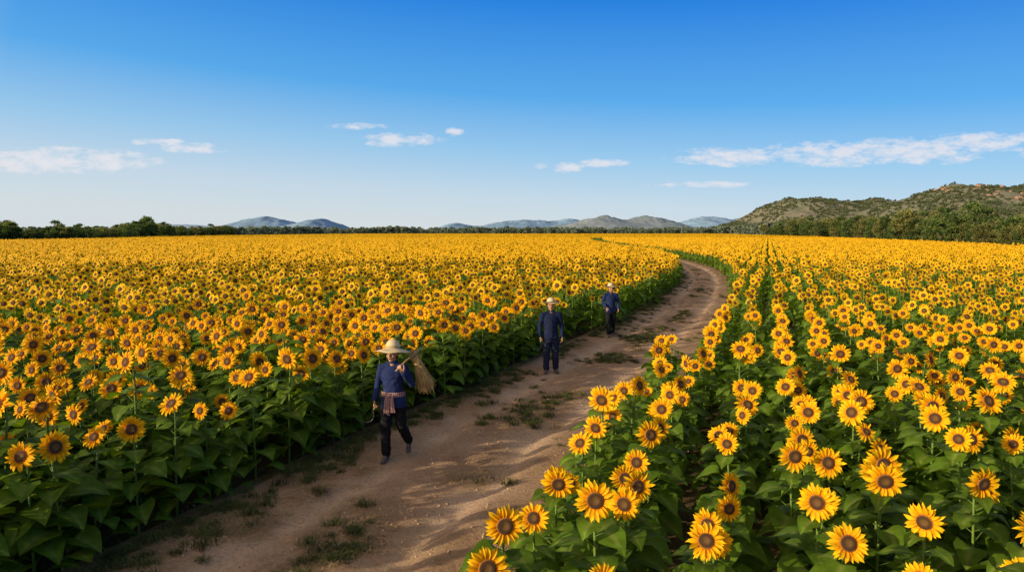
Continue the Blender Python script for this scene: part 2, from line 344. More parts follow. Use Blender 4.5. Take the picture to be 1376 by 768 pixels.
# ------------------------------------------------------------------ sunflower plants
M_leaf=thin_mat('sunflower_leaf',[(0,(.105,.18,.012)),(.7,(.125,.21,.015)),(1,(.23,.29,.05))],(1.9,1.8,.5),.40,.6,14,.3,.15)
M_stem=simple_mat('sunflower_stem',(.17,.25,.04),(.12,.19,.03))
M_petal=thin_mat('sunflower_petal',[(0,(.93,.33,.004)),(.3,(.96,.465,.005)),(1,(.98,.60,.009))],(1.0,.92,.5),.25,.6,25,.07,.1)
m,nt,out=newmat('sunflower_disc'); M_disc=m
at=N(nt,'ShaderNodeAttribute',attribute_name='t'); nz=noise(nt,160,2)
ad=N(nt,'ShaderNodeMath',operation='MULTIPLY_ADD'); nt.links.new(nz,ad.inputs[0]); ad.inputs[1].default_value=.3; nt.links.new(at.outputs['Fac'],ad.inputs[2])
r=ramp(nt,[(.1,(.14,.09,.018)),(.5,(.14,.06,.012)),(.75,(.05,.02,.006)),(1.0,(.09,.035,.006)),(1.0,(.32,.13,.01))],ad.outputs[0])
p=N(nt,'ShaderNodeBsdfPrincipled'); nt.links.new(r.outputs[0],p.inputs['Base Color']); p.inputs['Roughness'].default_value=.9
b=N(nt,'ShaderNodeBump'); b.inputs['Strength'].default_value=.8; b.inputs['Distance'].default_value=.006; nt.links.new(nz,b.inputs['Height']); nt.links.new(b.outputs[0],p.inputs['Normal'])
nt.links.new(p.outputs[0],out.inputs[0])
PM=[M_leaf,M_stem,M_petal,M_disc]
def basis(axis):
    z=Vector(axis).normalized(); x=Vector((0,0,1)).cross(z)
    if x.length<1e-3: x=Vector((1,0,0))
    x.normalize(); y=z.cross(x); return x,y,z
def leaf(mb,o,az,L,W,p0,p1,hi,rr):
    out_=Vector((math.cos(az),math.sin(az),0)); side=Vector((-math.sin(az),math.cos(az),0)); up=Vector((0,0,1))
    if hi: ss=[0,.1,.28,.5,.75,1]; ww=[.22,.44,.5,.4,.2,.0]; back=[-.0,-.08,0,0,0,0]
    else: ss=[0,.35,1]; ww=[.25,.5,0.05]; back=[0,0,0]
    V=[];T=[];F=[]; pos=Vector(o); prev=0; tw=rr.uniform(-.35,.35); fold=rr.uniform(.05,.4)
    for i,s in enumerate(ss):
        pt=p0+(p1-p0)*s; d=out_*math.cos(pt)+up*math.sin(pt)
        pos=pos+d*(s-prev)*L; prev=s
        nrm=(up*math.cos(pt)-out_*math.sin(pt)); sd=side*math.cos(tw)+nrm*math.sin(tw)
        for q in (-1,0,1):
            w=ww[i]*W*q
            V.append(pos+sd*w+nrm*(abs(w)*fold+ (rr.uniform(-.012,.012) if hi and q else 0))+out_*(back[i]*L if q else 0)); T.append(1.0 if q==0 else 0.0)
    for i in range(len(ss)-1):
        for q in (0,1):
            a=i*3+q; F.append((a,a+1,a+4,a+3))
    mb.add(V,F,0,T)
def head_hi(mb,c,axis,Rh,rr,lod):
    x,y,z=basis(axis); c=Vector(c)
    P=lambda r,a,h: c+x*(r*math.cos(a))+y*(r*math.sin(a))+z*h
    if lod==0:
        for lay in (0,1):
            n=17
            for k in range(n):
                a=2*math.pi*(k+.5*lay)/n+rr.uniform(-.07,.07); L=Rh*rr.uniform(.50,.66); rb=.38*Rh; wm=Rh*rr.uniform(.085,.125)
                tilt=(.30 if lay==0 else .08)+rr.uniform(-.25,.27); curl=rr.uniform(-.1,.55); V=[];T=[]
                bend=rr.uniform(-.15,.15)
                for s,w in ((0,.6),(.35,1),(.7,.82)):
                    r=rb+L*s; h=L*(tilt*s-curl*s*s)+.004-.004*lay; aa=a+bend*s*s; da=wm*w/r
                    V+= [P(r,aa-da,h+.006*w),P(r,aa,h-.004),P(r,aa+da,h+.006*w)]; T+=[s]*3
                V.append(P(rb+L,a+bend,L*(tilt-curl))); T.append(1)
                mb.add(V,[(0,1,4,3),(1,2,5,4),(3,4,7,6),(4,5,8,7),(6,7,9),(7,8,9)],2,T)
        ns=18; rad=[0,.15,.29,.39,.43]; hh=[.006,.014,.02,.014,-.002]
        V=[P(0,0,hh[0])];T=[0]
        for i in range(1,5):
            for k in range(ns): V.append(P(rad[i]*Rh,2*math.pi*k/ns,hh[i])); T.append(rad[i]/.43)
        F=[(0,1+k,1+(k+1)%ns) for k in range(ns)]
        for i in range(3):
            for k in range(ns):
                a=1+i*ns+k; b2=1+i*ns+(k+1)%ns; F.append((a,a+ns,b2+ns,b2))
        mb.add(V,F,3,T)
        V=[P(.46*Rh,2*math.pi*k/10,-.004) for k in range(10)]+[P(.15*Rh,2*math.pi*k/10,-.035) for k in range(10)]
        mb.add(V,[(k,(k+1)%10,10+(k+1)%10,10+k) for k in range(10)]+[tuple(range(10,20))],1)
        for k in range(12):
            a=2*math.pi*k/12+rr.uniform(-.1,.1)
            mb.add([P(.4*Rh,a-.2,-.012),P(.4*Rh,a+.2,-.012),P(.72*Rh,a,-.02-rr.uniform(0,.02))],[(0,1,2)],0,[0,0,0])
    else:
        n=12 if lod==1 else 8
        for k in range(n):
            a=2*math.pi*k/n+rr.uniform(-.1,.1); L=Rh*rr.uniform(.52,.68); rb=.34*Rh; h=rr.uniform(-.02,.035); da=.33 if lod==1 else .46
            mb.add([P(rb,a-da*.9,0),P(rb,a+da*.9,0),P(rb+L*.6,a+da*.66,h*.6),P(rb+L,a,h),P(rb+L*.6,a-da*.66,h*.6)],[(0,1,2,3,4)],2,[.2,.2,.7,1,.7])
        ns=8 if lod==1 else 6; rd_=.42 if lod==1 else .36
        V=[P(0,0,.02)]+[P(rd_*Rh,2*math.pi*k/ns,.006) for k in range(ns)]
        mb.add(V,[(0,1+k,1+(k+1)%ns) for k in range(ns)],3,[.2]+[.7]*ns)
        V=[P(0,0,-.04)]+[P(.5*Rh,2*math.pi*k/5,-.006) for k in range(5)]
        mb.add(V,[(0,1+(k+1)%5,1+k) for k in range(5)],1)
def plant(mb,rr,lod):
    tmp=mb; H=rr.uniform(1.10,1.36); Rh=rr.uniform(.115,.156)*(1.0 if lod<2 else 1.06)
    tilt=rr.uniform(-.15,.45); yaw=rr.uniform(-.4,.4)
    if lod==0 and rr.random()<.15: tilt=rr.uniform(.5,.9)
    ax=Vector((math.sin(yaw)*math.cos(tilt),-math.cos(yaw)*math.cos(tilt),math.sin(tilt)))
    lx,ly=rr.uniform(-.07,.07),rr.uniform(-.07,.05)
    top=Vector((lx,ly,H)); hc=top+ax*.05
    pts=[(0,0,0),(lx*.3,ly*.3,H*.45),(lx*.8,ly*.8+.02,H*.85),(lx,ly+.02,H-.02),tuple(hc-ax*.03)]
    tube(tmp,pts,[.014,.012,.010,.009,.009],5 if lod==0 else 3,1,cap=False)
    head_hi(tmp,hc,ax,Rh,rr,lod)
    nl={0:21,1:11,2:4}[lod]
    for i in range(nl):
        f=(i+rr.uniform(0,.8))/nl; z=.06+f*(H-.20); az=i*2.4+rr.uniform(-.4,.4)
        L=(.17+.13*math.sin(math.pi*min(1,f*.85+.15)))*rr.uniform(.85,1.2)*(1.0 if lod==0 else (1.12 if lod==1 else 1.5))
        pet=.07+.09*(1-f); cx=lx*f; cy=ly*f
        o=Vector((cx+math.cos(az)*pet,cy+math.sin(az)*pet,z+pet*.7))
        if lod==0: tube(tmp,[(cx,cy,z),tuple(o)],[.005,.003],3,1,cap=False)
        leaf(tmp,o,az,L,L*rr.uniform(.85,1.05),rr.uniform(-.1,.45),rr.uniform(-1.1,-.3),lod==0,rr)
def make_coll(name):
    c=bpy.data.collections.new(name); c.use_fake_user=True; return c
C_pl=make_coll('sunflower_plants')
NV=[18,8,8]; k0=[0,18,26]
for lod in (0,1,2):
    for i in range(NV[lod]):
        mb=MB(); plant(mb,random.Random(100*lod+i),lod)
        mb.obj('sunflower_%03d'%(k0[lod]+i),PM,smooth=(lod==0),coll=C_pl)
def scatter(name,pts,rz,sc,idx,coll):
    me=bpy.data.meshes.new(name); n=len(pts); me.vertices.add(n); me.vertices.foreach_set('co',np.asarray(pts,dtype=np.float32).ravel())
    for nm,ty,d in (('rz','FLOAT',rz),('sc','FLOAT',sc),('pick','INT',idx)):
        a=me.attributes.new(nm,ty,'POINT'); a.data.foreach_set('value',np.asarray(d,dtype=np.float32 if ty=='FLOAT' else np.int32))
    ob=bpy.data.objects.new(name,me); scene.collection.objects.link(ob)
    ng=bpy.data.node_groups.new(name+'_scatter','GeometryNodeTree')
    ng.interface.new_socket('Geometry',in_out='INPUT',socket_type='NodeSocketGeometry'); ng.interface.new_socket('Geometry',in_out='OUTPUT',socket_type='NodeSocketGeometry')
    gi=ng.nodes.new('NodeGroupInput'); go=ng.nodes.new('NodeGroupOutput')
    ip=ng.nodes.new('GeometryNodeInstanceOnPoints'); ci=ng.nodes.new('GeometryNodeCollectionInfo')
    ci.inputs['Collection'].default_value=coll; ci.inputs['Separate Children'].default_value=True; ci.inputs['Reset Children'].default_value=True
    def na(nm,ty):
        q=ng.nodes.new('GeometryNodeInputNamedAttribute'); q.data_type=ty; q.inputs['Name'].default_value=nm; return q.outputs['Attribute']
    L=ng.links.new
    L(gi.outputs[0],ip.inputs['Points']); L(ci.outputs[0],ip.inputs['Instance']); ip.inputs['Pick Instance'].default_value=True
    L(na('pick','INT'),ip.inputs['Instance Index'])
    cx=ng.nodes.new('ShaderNodeCombineXYZ'); L(na('rz','FLOAT'),cx.inputs['Z']); L(cx.outputs[0],ip.inputs['Rotation'])
    cs=ng.nodes.new('ShaderNodeCombineXYZ'); s_=na('sc','FLOAT')
    for q in 'XYZ': L(s_,cs.inputs[q])
    L(cs.outputs[0],ip.inputs['Scale']); L(ip.outputs[0],go.inputs[0])
    md=ob.modifiers.new('scatter','NODES'); md.node_group=ng
    return ob
BY=[0,60,105,133,214,300,385,600,700]; BX=[220,105,79,88,110,125,140,187,200]
QX=[-.8,-.75,-.61,-.39,-.2,1]; QY=[165,175,214,385,640,640]
def in_field(x,y):
    q=x/np.maximum(y,1); return (x<np.interp(y,BY,BX))&(y<np.interp(q,QX,QY))
rdir=np.array([math.sin(R(20.5)),math.cos(R(20.5))]); rn=np.array([rdir[1],-rdir[0]])
YI=240
def rows(offs,ds,side):
    s=np.arange(-60,270,ds); O,S=np.meshgrid(offs,s)
    S=S+rng.uniform(0,ds,size=(1,O.shape[1]))
    wob=.09*np.sin(S*.21+O*3.1)+.05*np.sin(S*.63+O*7)
    O=O+rng.normal(0,.065,O.shape)+wob; S=S+rng.normal(0,ds*.22,S.shape)
    x=(O*rn[0]+S*rdir[0]).ravel(); y=(O*rn[1]+S*rdir[1]).ravel()
    m=(y>-9)&(y<YI)&(np.abs(x)<.8*np.maximum(y,0)+9); x=x[m];y=y[m]
    w=perp(x,y); hw=phw(y)
    m=(w>hw-np.interp(y,[0,8,16],[.45,.18,0])) if side>0 else (w<-hw-.05)
    m&=in_field(x,y)&(rng.random(len(x))>.06)
    return x[m],y[m]
ro=list(np.arange(.38,230,.68))+list(np.arange(-.38,-230,-.68))
xr,yr=rows(np.array(ro),.45,1)
xl,yl=rows(np.arange(-240,200,.56),.43,-1)
x=np.concatenate([xr,xl]); y=np.concatenate([yr,yl]); left=np.concatenate([np.zeros(len(xr)),np.ones(len(xl))])
d=np.hypot(x,y)
keep=(d<100)|(rng.random(len(x))<.7); x,y,d,left=x[keep],y[keep],d[keep],left[keep]
lod=np.where(d<19,0,np.where(d<50,1,2))
idx=np.where(lod==0,rng.integers(0,18,len(x)),np.where(lod==1,18+rng.integers(0,8,len(x)),26+rng.integers(0,8,len(x))))
rz=np.where(left>0,R(4),-R(7))+rng.normal(0,R(17),len(x)); sc=np.clip(rng.normal(1.0,.085,len(x)),.72,1.22)*(1+.09*left*np.interp(d,[15,60],[1,0]))
scatter('sunflower_field',np.stack([x,y,np.zeros(len(x))],1),rz,sc,idx,C_pl)
print('plants',len(x),'hi',int((lod==0).sum()))
C_pa=make_coll('sunflower_patches'); PS=12.
lib=[]
for i in range(10):
    t_=MB(); plant(t_,random.Random(700+i),2); lib.append((np.array(t_.v),t_.f,t_.m,t_.t))
for v in range(3):
    mb=MB(); rr=random.Random(900+v)
    for i in range(330):
        V,F,M_,T=lib[rr.randrange(10)]; a=-.05+rr.gauss(0,.3); s=rr.uniform(.92,1.2); c_,s_=math.cos(a),math.sin(a)
        bx,by=rr.uniform(-PS/2,PS/2),rr.uniform(-PS/2,PS/2)
        mb.extend_np(np.stack([(V[:,0]*c_-V[:,1]*s_)*s+bx,(V[:,0]*s_+V[:,1]*c_)*s+by,V[:,2]*s],1),F,M_,T)
    mb.obj('sunflower_patch_%d'%v,PM,coll=C_pa)
gx,gy=np.meshgrid(np.arange(-540,250,PS),np.arange(YI+PS/2-1,650,PS)); gx=gx.ravel();gy=gy.ravel()
m=(np.abs(gx)<.8*gy+12)&in_field(gx,gy); gx,gy=gx[m],gy[m]
scatter('distant_sunflower_field',np.stack([gx,gy,np.zeros(len(gx))],1),np.zeros(len(gx)),np.ones(len(gx)),rng.integers(0,3,len(gx)),C_pa)
tick('field')

# ------------------------------------------------------------------ ground
m,nt,out=newmat('field_soil'); M_ground=m
n1=noise(nt,.02,6); n2=noise(nt,3.,6); n3=noise(nt,40,3)
c1=ramp(nt,[(.3,(.15,.095,.045)),(.7,(.09,.065,.03))],n2).outputs[0]
c2=ramp(nt,[(.35,(.11,.13,.04)),(.65,(.19,.17,.06))],n1).outputs[0]
geo=N(nt,'ShaderNodeNewGeometry'); sp=N(nt,'ShaderNodeSeparateXYZ'); nt.links.new(geo.outputs['Position'],sp.inputs[0])
mr=N(nt,'ShaderNodeMapRange'); nt.links.new(sp.outputs['Y'],mr.inputs[0]); mr.inputs[1].default_value=200; mr.inputs[2].default_value=300
cc=mixc(nt,c1,c2,mr.outputs[0]); p=N(nt,'ShaderNodeBsdfPrincipled'); nt.links.new(cc,p.inputs['Base Color']); p.inputs['Roughness'].default_value=.95; p.inputs['Specular IOR Level'].default_value=.1
b=N(nt,'ShaderNodeBump'); b.inputs['Strength'].default_value=.7; b.inputs['Distance'].default_value=.05; nt.links.new(n3,b.inputs['Height']); nt.links.new(b.outputs[0],p.inputs['Normal'])
nt.links.new(p.outputs[0],out.inputs[0])
mb=MB(); G=16000; ng_=16
for j in range(ng_+1):
    for i in range(ng_+1): mb.v.append((-G+2*G*i/ng_,-G+2*G*j/ng_,0)); mb.t.append(0)
for j in range(ng_):
    for i in range(ng_):
        a=j*(ng_+1)+i; mb.f.append((a,a+1,a+ng_+2,a+ng_+1)); mb.m.append(0)
mb.obj('ground',[M_ground])
m,nt,out=newmat('packed_dirt'); M_path=m
n0=noise(nt,.45,6,.6); n1=noise(nt,2.2,8,.65); n2=noise(nt,22,6,.7); n3=noise(nt,120,3,.7)
at=N(nt,'ShaderNodeAttribute',attribute_name='t')
base=ramp(nt,[(.3,(.42,.265,.155)),(.5,(.48,.31,.185)),(.7,(.35,.215,.12))],n1).outputs[0]
base=mixc(nt,base,(.66,.45,.285),at.outputs['Fac'])
g0=ramp(nt,[(.45,(.70,.65,.56)),(.62,(1.02,1.0,.98))],n0).outputs[0]
base=mixc(nt,base,g0,.8,'MULTIPLY')
g1=ramp(nt,[(.33,(.55,.52,.48)),(.5,(1,1,1)),(.75,(1.15,1.13,1.1))],n2).outputs[0]
base=mixc(nt,base,g1,.75,'MULTIPLY')
p=N(nt,'ShaderNodeBsdfPrincipled'); nt.links.new(base,p.inputs['Base Color']); p.inputs['Roughness'].default_value=.95; p.inputs['Specular IOR Level'].default_value=.05
mx=N(nt,'ShaderNodeMath',operation='MULTIPLY_ADD'); nt.links.new(n3,mx.inputs[0]); mx.inputs[1].default_value=.25; nt.links.new(n2,mx.inputs[2])
b=N(nt,'ShaderNodeBump'); b.inputs['Strength'].default_value=.8; b.inputs['Distance'].default_value=.03; nt.links.new(mx.outputs[0],b.inputs['Height']); nt.links.new(b.outputs[0],p.inputs['Normal'])
nt.links.new(p.outputs[0],out.inputs[0])
Yl=list(np.arange(-12,30,.1))
while Yl[-1]<320: Yl.append(Yl[-1]*1.01)
mb=MB(); nc=52
for yy in Yl:
    sl=float(pslope(yy)); L=math.hypot(1,sl); nx,ny=1/L,-sl/L; hw=float(phw(yy)); cx=float(pc(yy))
    for i in range(nc):
        w=(hw+.4)*(2*i/(nc-1)-1); X=cx+nx*w; Y=yy+ny*w
        mb.v.append((X,Y,path_z(w,hw,X,Y))); n_=mn.noise(Vector((X*.5,Y*.5,0)))
        mb.t.append(math.exp(-((abs(w+.1+n_*.12)-.78)/.27)**2))
for j in range(len(Yl)-1):
    for i in range(nc-1):
        a=j*nc+i; mb.f.append((a,a+1,a+nc+1,a+nc)); mb.m.append(0)
mb.obj('dirt_path',[M_path],smooth=True)
M_grass=thin_mat('wild_grass',[(0,(.07,.085,.022)),(1,(.16,.17,.05))],(1.3,1.5,.6),.3,.7,6,.4)
M_dry=thin_mat('dry_straw',[(0,(.34,.23,.11)),(1,(.52,.37,.19))],(1.1,1,.8),.25,.8,8,.3)
C_g=make_coll('grass_tuft_kinds')
for v in range(6):
    mb=MB(); rr=random.Random(50+v); dry=v>=3
    for i in range(90 if not dry else 70):
        a=rr.uniform(0,6.28); r0=rr.uniform(0,.13)*(2.0 if dry else 1); h=rr.uniform(.03,.10)*(.45 if dry else 1); ln=rr.uniform(.03,.12)*(1.9 if dry else 1); w=.004
        bx,by=r0*math.cos(a*3),r0*math.sin(a*3); dx,dy=math.cos(a),math.sin(a); sx,sy=-dy*w,dx*w
        mb.add([(bx-sx,by-sy,0),(bx+sx,by+sy,0),(bx+dx*ln*.4+sx*.8,by+dy*ln*.4+sy*.8,h*.75),(bx+dx*ln*.4-sx*.8,by+dy*ln*.4-sy*.8,h*.75),(bx+dx*ln,by+dy*ln,h*(.9 if not dry else .3))],[(0,1,2,3),(3,2,4)],0,[0,0,.6,.6,1])
    mb.obj('tuft_%02d'%v,[M_dry if dry else M_grass],coll=C_g)
pts=[];ii=[]
def tuft(x,y,dry): pts.append((x,y,path_height(x,y)-.005)); ii.append(random.randrange(3,6) if dry else random.randrange(3))
for _ in range(4800):
    yy=random.uniform(3,60) if random.random()<.8 else random.uniform(3,18)
    q=random.random(); hw=float(phw(yy))
    if q<.5: w=-hw+random.expovariate(3.6)-.15
    elif q<.65: w=hw-random.expovariate(5)+.1
    else: w=random.gauss(-.05,.25)
    X=float(pc(yy))+w
    if q>=.65 and mn.noise(Vector((X*.7,yy*.35,9)))<(.5 if yy<11 else .2): continue
    if q<.65 and mn.noise(Vector((X*.9,yy*.5,2)))<-.12: continue
    tuft(X,yy,random.random()<.55)
for (cx,cy,r,n,dr) in ((-1.75,6.8,.25,26,.4),(-3.2,7.6,.4,60,.85),(-.7,14,.4,45,.2),(.1,11.8,.5,36,.4),(2.6,17.6,.6,60,.2),(-2.9,9.3,.35,40,.4),(3.9,21,.6,40,.2),(-.5,9.0,.35,10,.6)):
    for _ in range(n): tuft(random.gauss(cx,r*.55),random.gauss(cy,r*.6),random.random()<dr)
n=len(pts); scatter('grass_tufts',np.array(pts),rng.uniform(0,6.28,n),rng.uniform(.5,1.1,n),np.array(ii),C_g)
C_s=make_coll('clod_kinds'); M_clod=simple_mat('clod',(.50,.33,.20),(.38,.24,.14),30,.95)
for v in range(3):
    mb=MB(); bm=bmesh.new(); bmesh.ops.create_icosphere(bm,subdivisions=2,radius=.02)
    mb.add([vv.co*(1+.5*mn.noise(vv.co*60+Vector((v,0,0)))) for vv in bm.verts],[tuple(q.index for q in f.verts) for f in bm.faces]); bm.free()
    mb.obj('clod_%d'%v,[M_clod],coll=C_s)
pts=[]
for _ in range(2200):
    yy=random.uniform(4,26); w=random.gauss(0,1.1); X=float(pc(yy))+w; pts.append((X,yy,path_height(X,yy)))
n=len(pts); scatter('dirt_clods',np.array(pts),rng.uniform(0,6.28,n),rng.uniform(.25,1.05,n)**1.5,rng.integers(0,3,n),C_s)
tick('ground')

# ------------------------------------------------------------------ trees
M_bark=simple_mat('bark',(.12,.09,.06),(.07,.05,.035),8,.9)
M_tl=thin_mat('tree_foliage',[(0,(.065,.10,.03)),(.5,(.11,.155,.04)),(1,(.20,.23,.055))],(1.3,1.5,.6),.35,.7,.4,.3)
M_tl2=thin_mat('olive_foliage',[(0,(.14,.14,.04)),(.5,(.23,.22,.065)),(1,(.34,.30,.10))],(1.2,1.3,.6),.35,.7,.4,.3)
M_far=thin_mat('hazy_foliage',[(0,(.15,.19,.14)),(.5,(.21,.25,.17)),(1,(.28,.30,.19))],(1.1,1.2,.8),.35,.8,.4,.25)  # leaf greens greyed and lightened, air haze painted into the colour
M_th=thin_mat('hazy_hill_foliage',[(0,(.115,.15,.075)),(.5,(.16,.195,.09)),(1,(.22,.235,.11))],(1.1,1.2,.8),.3,.8,.4,.35)  # brighter, low-contrast leaves: air haze is part of the colour
def tree(mb,rr,H,Wd,nclump,nleaf,ls,crown0=.3):
    tube(mb,[(0,0,0),(rr.uniform(-.2,.2),0,H*.3),(rr.uniform(-.4,.4),rr.uniform(-.3,.3),H*.65)],[.03*H,.022*H,.01*H],6,0)
    for i in range(nclump):
        a=rr.uniform(0,6.28); u=rr.random(); zz=H*(crown0+(1-crown0)*rr.random()**.8*.93)
        f=(zz/H-crown0)/(1-crown0); rad=Wd*math.sqrt(max(.05,1-(2*f-.85)**2*.8))*math.sqrt(u)*rr.uniform(.8,1.12)
        c=Vector((rad*math.cos(a),rad*math.sin(a),zz)); cr=rr.uniform(.1,.2)*Wd+.25; tone=rr.uniform(0,.75)
        if i%3==0: tube(mb,[(0,0,H*rr.uniform(.25,.5)),tuple(c*.55+Vector((0,0,H*.2))),tuple(c)],[.011*H,.007*H,.003*H],4,0,cap=False)
        for k in range(nleaf):
            o=c+Vector((rr.gauss(0,1),rr.gauss(0,1),rr.gauss(0,.75)))*cr*.6
            n=Vector((rr.gauss(0,1),rr.gauss(0,1),rr.gauss(0,1)+.6)).normalized(); s=n.orthogonal().normalized(); t_=n.cross(s); q=ls*rr.uniform(.6,1.3)
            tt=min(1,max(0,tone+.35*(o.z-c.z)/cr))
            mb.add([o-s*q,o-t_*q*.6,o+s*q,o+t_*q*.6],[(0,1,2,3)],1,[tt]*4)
C_t=make_coll('tree_kinds')
for v in range(6):
    mb=MB(); rr=random.Random(300+v); H=rr.uniform(7.5,9.5); tree(mb,rr,H,[3.2,4.2,2.4,3.6,2.0,3.0][v],40,40,.28,[.22,.2,.12,.15,.1,.08][v])
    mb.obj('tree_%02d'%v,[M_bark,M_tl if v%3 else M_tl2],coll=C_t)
for v in range(4):
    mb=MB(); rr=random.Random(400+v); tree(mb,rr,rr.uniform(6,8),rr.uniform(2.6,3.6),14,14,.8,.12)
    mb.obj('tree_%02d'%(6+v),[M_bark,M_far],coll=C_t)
C_h=make_coll('hill_tree_kinds')
for v in range(4):
    mb=MB(); rr=random.Random(450+v); tree(mb,rr,rr.uniform(5,7),rr.uniform(2.6,3.6),12,12,.9,.1)
    mb.obj('hill_tree_%02d'%v,[M_bark,M_th],coll=C_h)
pts=[];ss=[];ii=[]
def tput(x,y,s,lo=False,z=0): pts.append((x,y,z)); ss.append(s); ii.append(random.randrange(6,10) if lo else random.randrange(6))
for _ in range(260):
    yy=random.uniform(90,330); bx=float(np.interp(yy,BY,BX)); tput(bx+4+random.expovariate(1/14.),yy,random.uniform(.6,1.0)*(.85 if yy<150 else 1.1))
for _ in range(280):
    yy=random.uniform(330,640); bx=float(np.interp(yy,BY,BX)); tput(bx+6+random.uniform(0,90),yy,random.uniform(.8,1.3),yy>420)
for _ in range(860):
    q=random.uniform(-.8,.33); ym=float(np.interp(q,QX,QY))+6+random.expovariate(1/22.)
    cl=mn.noise(Vector((q*14,0,5))); s=.80+.6*max(-.25,cl)+random.uniform(-.15,.2)
    s*=float(np.interp(ym,[170,250,450],[.48,.70,1]))
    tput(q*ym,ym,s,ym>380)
for _ in range(900):
    q=random.uniform(-.8,.8); yy=random.uniform(700,950); tput(q*yy,yy,random.uniform(.8,1.3),True)
for (u,yy,s) in ((-.665,205,.72),(-.645,207,.62),(-.68,210,.65),(-.56,240,.72),(-.57,245,.6),(-.66,215,.68),(-.50,300,.8)): tput(u*yy,yy,s)
n=len(pts); scatter('distant_trees',np.array(pts),rng.uniform(0,6.28,n),np.array(ss),np.array(ii),C_t)
k=0
for (X,Y,sx,sz,v) in ((112,206,.9,1.10,4),(108,186,.95,.98,0),(99,158,1.15,.80,1),(103,153,1.1,.78,1),(97,143,.8,.90,2),(91,124,.9,.80,5),(97,130,1.0,.88,3),(87,112,.8,.76,4),(113,195,1.0,1.02,3),(93,116,.8,.80,0)):
    src=bpy.data.objects['tree_%02d'%v]; ob=bpy.data.objects.new('broadleaf_tree',src.data); k+=1
    ob.location=(X,Y,0); ob.scale=(sx,sx,sz); ob.rotation_euler=(0,0,k*1.3); scene.collection.objects.link(ob)
tick('trees')

# ------------------------------------------------------------------ hills
def hill_mat(name,a,b2,c,sc_):
    m,nt,out=newmat(name); n1=noise(nt,sc_,8,.65); n2=noise(nt,sc_*6,6,.7)
    r1=ramp(nt,[(.35,a),(.5,b2),(.65,c)],n1).outputs[0]; r2=ramp(nt,[(.35,(.7,.7,.7)),(.65,(1.15,1.15,1.15))],n2).outputs[0]
    cc=mixc(nt,r1,r2,.8,'MULTIPLY'); p=N(nt,'ShaderNodeBsdfDiffuse'); nt.links.new(cc,p.inputs[0])
    nt.links.new(p.outputs[0],out.inputs[0]); return m
HM_near=hill_mat('wooded_hillside',(.145,.16,.10),(.22,.195,.14),(.145,.16,.10),.008)  # brown-green slope with a slight haze tint painted in
HM_mid=hill_mat('hazy_hillside',(.23,.29,.32),(.27,.305,.32),(.21,.275,.305),.004)  # bluish grey is air haze painted into the slope colour
HM_far=hill_mat('haze_blue_mountain',(.25,.38,.51),(.27,.395,.52),(.24,.37,.50),.0012)  # the blue is distance haze painted as base colour
HM_pale=hill_mat('haze_pale_mountain',(.43,.56,.68),(.44,.565,.68),(.43,.555,.675),.001)  # thickest distance haze, painted as pale base colour
def hill(name,D,prof,mat,depth,rough,seed,collect=None):
    xs_=np.array([(u-688)/917*D for u,v in prof]); zs=np.array([3.4+(311-v)/917*D for u,v in prof])
    nx=220; ny=36; mb=MB(); X=np.linspace(xs_[0],xs_[-1],nx)
    kk=9; Z=np.interp(X,xs_,zs); Z=np.convolve(np.pad(Z,kk//2,mode='edge'),np.ones(kk)/kk,'valid')
    for j in range(ny+1):
        t_=-1+2*j/ny
        for i in range(nx):
            e=min(1,min(i,nx-1-i)/12.)
            n=mn.fractal(Vector((X[i]/depth*1.6,t_*1.6,seed)),1.0,2.0,5)
            sh=(1-abs(t_)**1.5); z=Z[i]*e*sh*(1+.28*n*abs(t_)) + rough*D*.002*mn.fractal(Vector((X[i]/depth*7,t_*7,seed+3)),.8,2.,4)*sh
            Y=D+depth*t_+depth*.35*mn.noise(Vector((X[i]/depth*.8,0,seed)))
            mb.v.append((X[i],Y,z-2)); mb.t.append(0)
    for j in range(ny):
        for i in range(nx-1):
            a=j*nx+i; mb.f.append((a,a+1,a+nx+1,a+nx)); mb.m.append(0)
    mb.obj(name,[mat],smooth=True)
    if collect:
        P=[]; V=mb.v
        for _ in range(collect):
            j=random.randrange(0,int(ny*.6)); i=random.randrange(0,nx-1); a=V[j*nx+i]; b_=V[(j+1)*nx+i+1]; f=random.random(); g=random.random(); c_=V[j*nx+i+1]
            q=[a[m_]+(b_[m_]-c_[m_])*f+(c_[m_]-a[m_])*g for m_ in range(3)]
            if q[2]<1: continue
            if mn.noise(Vector((q[0]*.012,q[1]*.012,q[2]*.03)))<-.3: continue
            P.append((q[0],q[1],q[2]-1))
        return P
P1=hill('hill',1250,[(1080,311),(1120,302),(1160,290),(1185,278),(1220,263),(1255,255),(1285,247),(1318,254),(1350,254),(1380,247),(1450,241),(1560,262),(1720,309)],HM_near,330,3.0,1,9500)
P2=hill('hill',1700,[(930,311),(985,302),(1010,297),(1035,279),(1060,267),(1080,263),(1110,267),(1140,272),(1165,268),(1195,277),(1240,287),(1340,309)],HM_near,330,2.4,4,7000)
P=P1+P2; n=len(P)
scatter('hillside_trees',np.array(P),rng.uniform(0,6.28,n),rng.uniform(.35,1.05,n),rng.integers(0,4,n),C_h)
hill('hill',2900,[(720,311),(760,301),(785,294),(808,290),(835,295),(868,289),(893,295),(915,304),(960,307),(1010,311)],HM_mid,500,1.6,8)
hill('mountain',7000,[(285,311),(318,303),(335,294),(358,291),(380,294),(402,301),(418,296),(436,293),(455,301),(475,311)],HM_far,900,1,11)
hill('mountain',7000,[(560,311),(590,306),(612,299),(640,304),(675,298),(705,295),(740,297),(768,293),(800,300),(830,311)],HM_far,900,1,13)
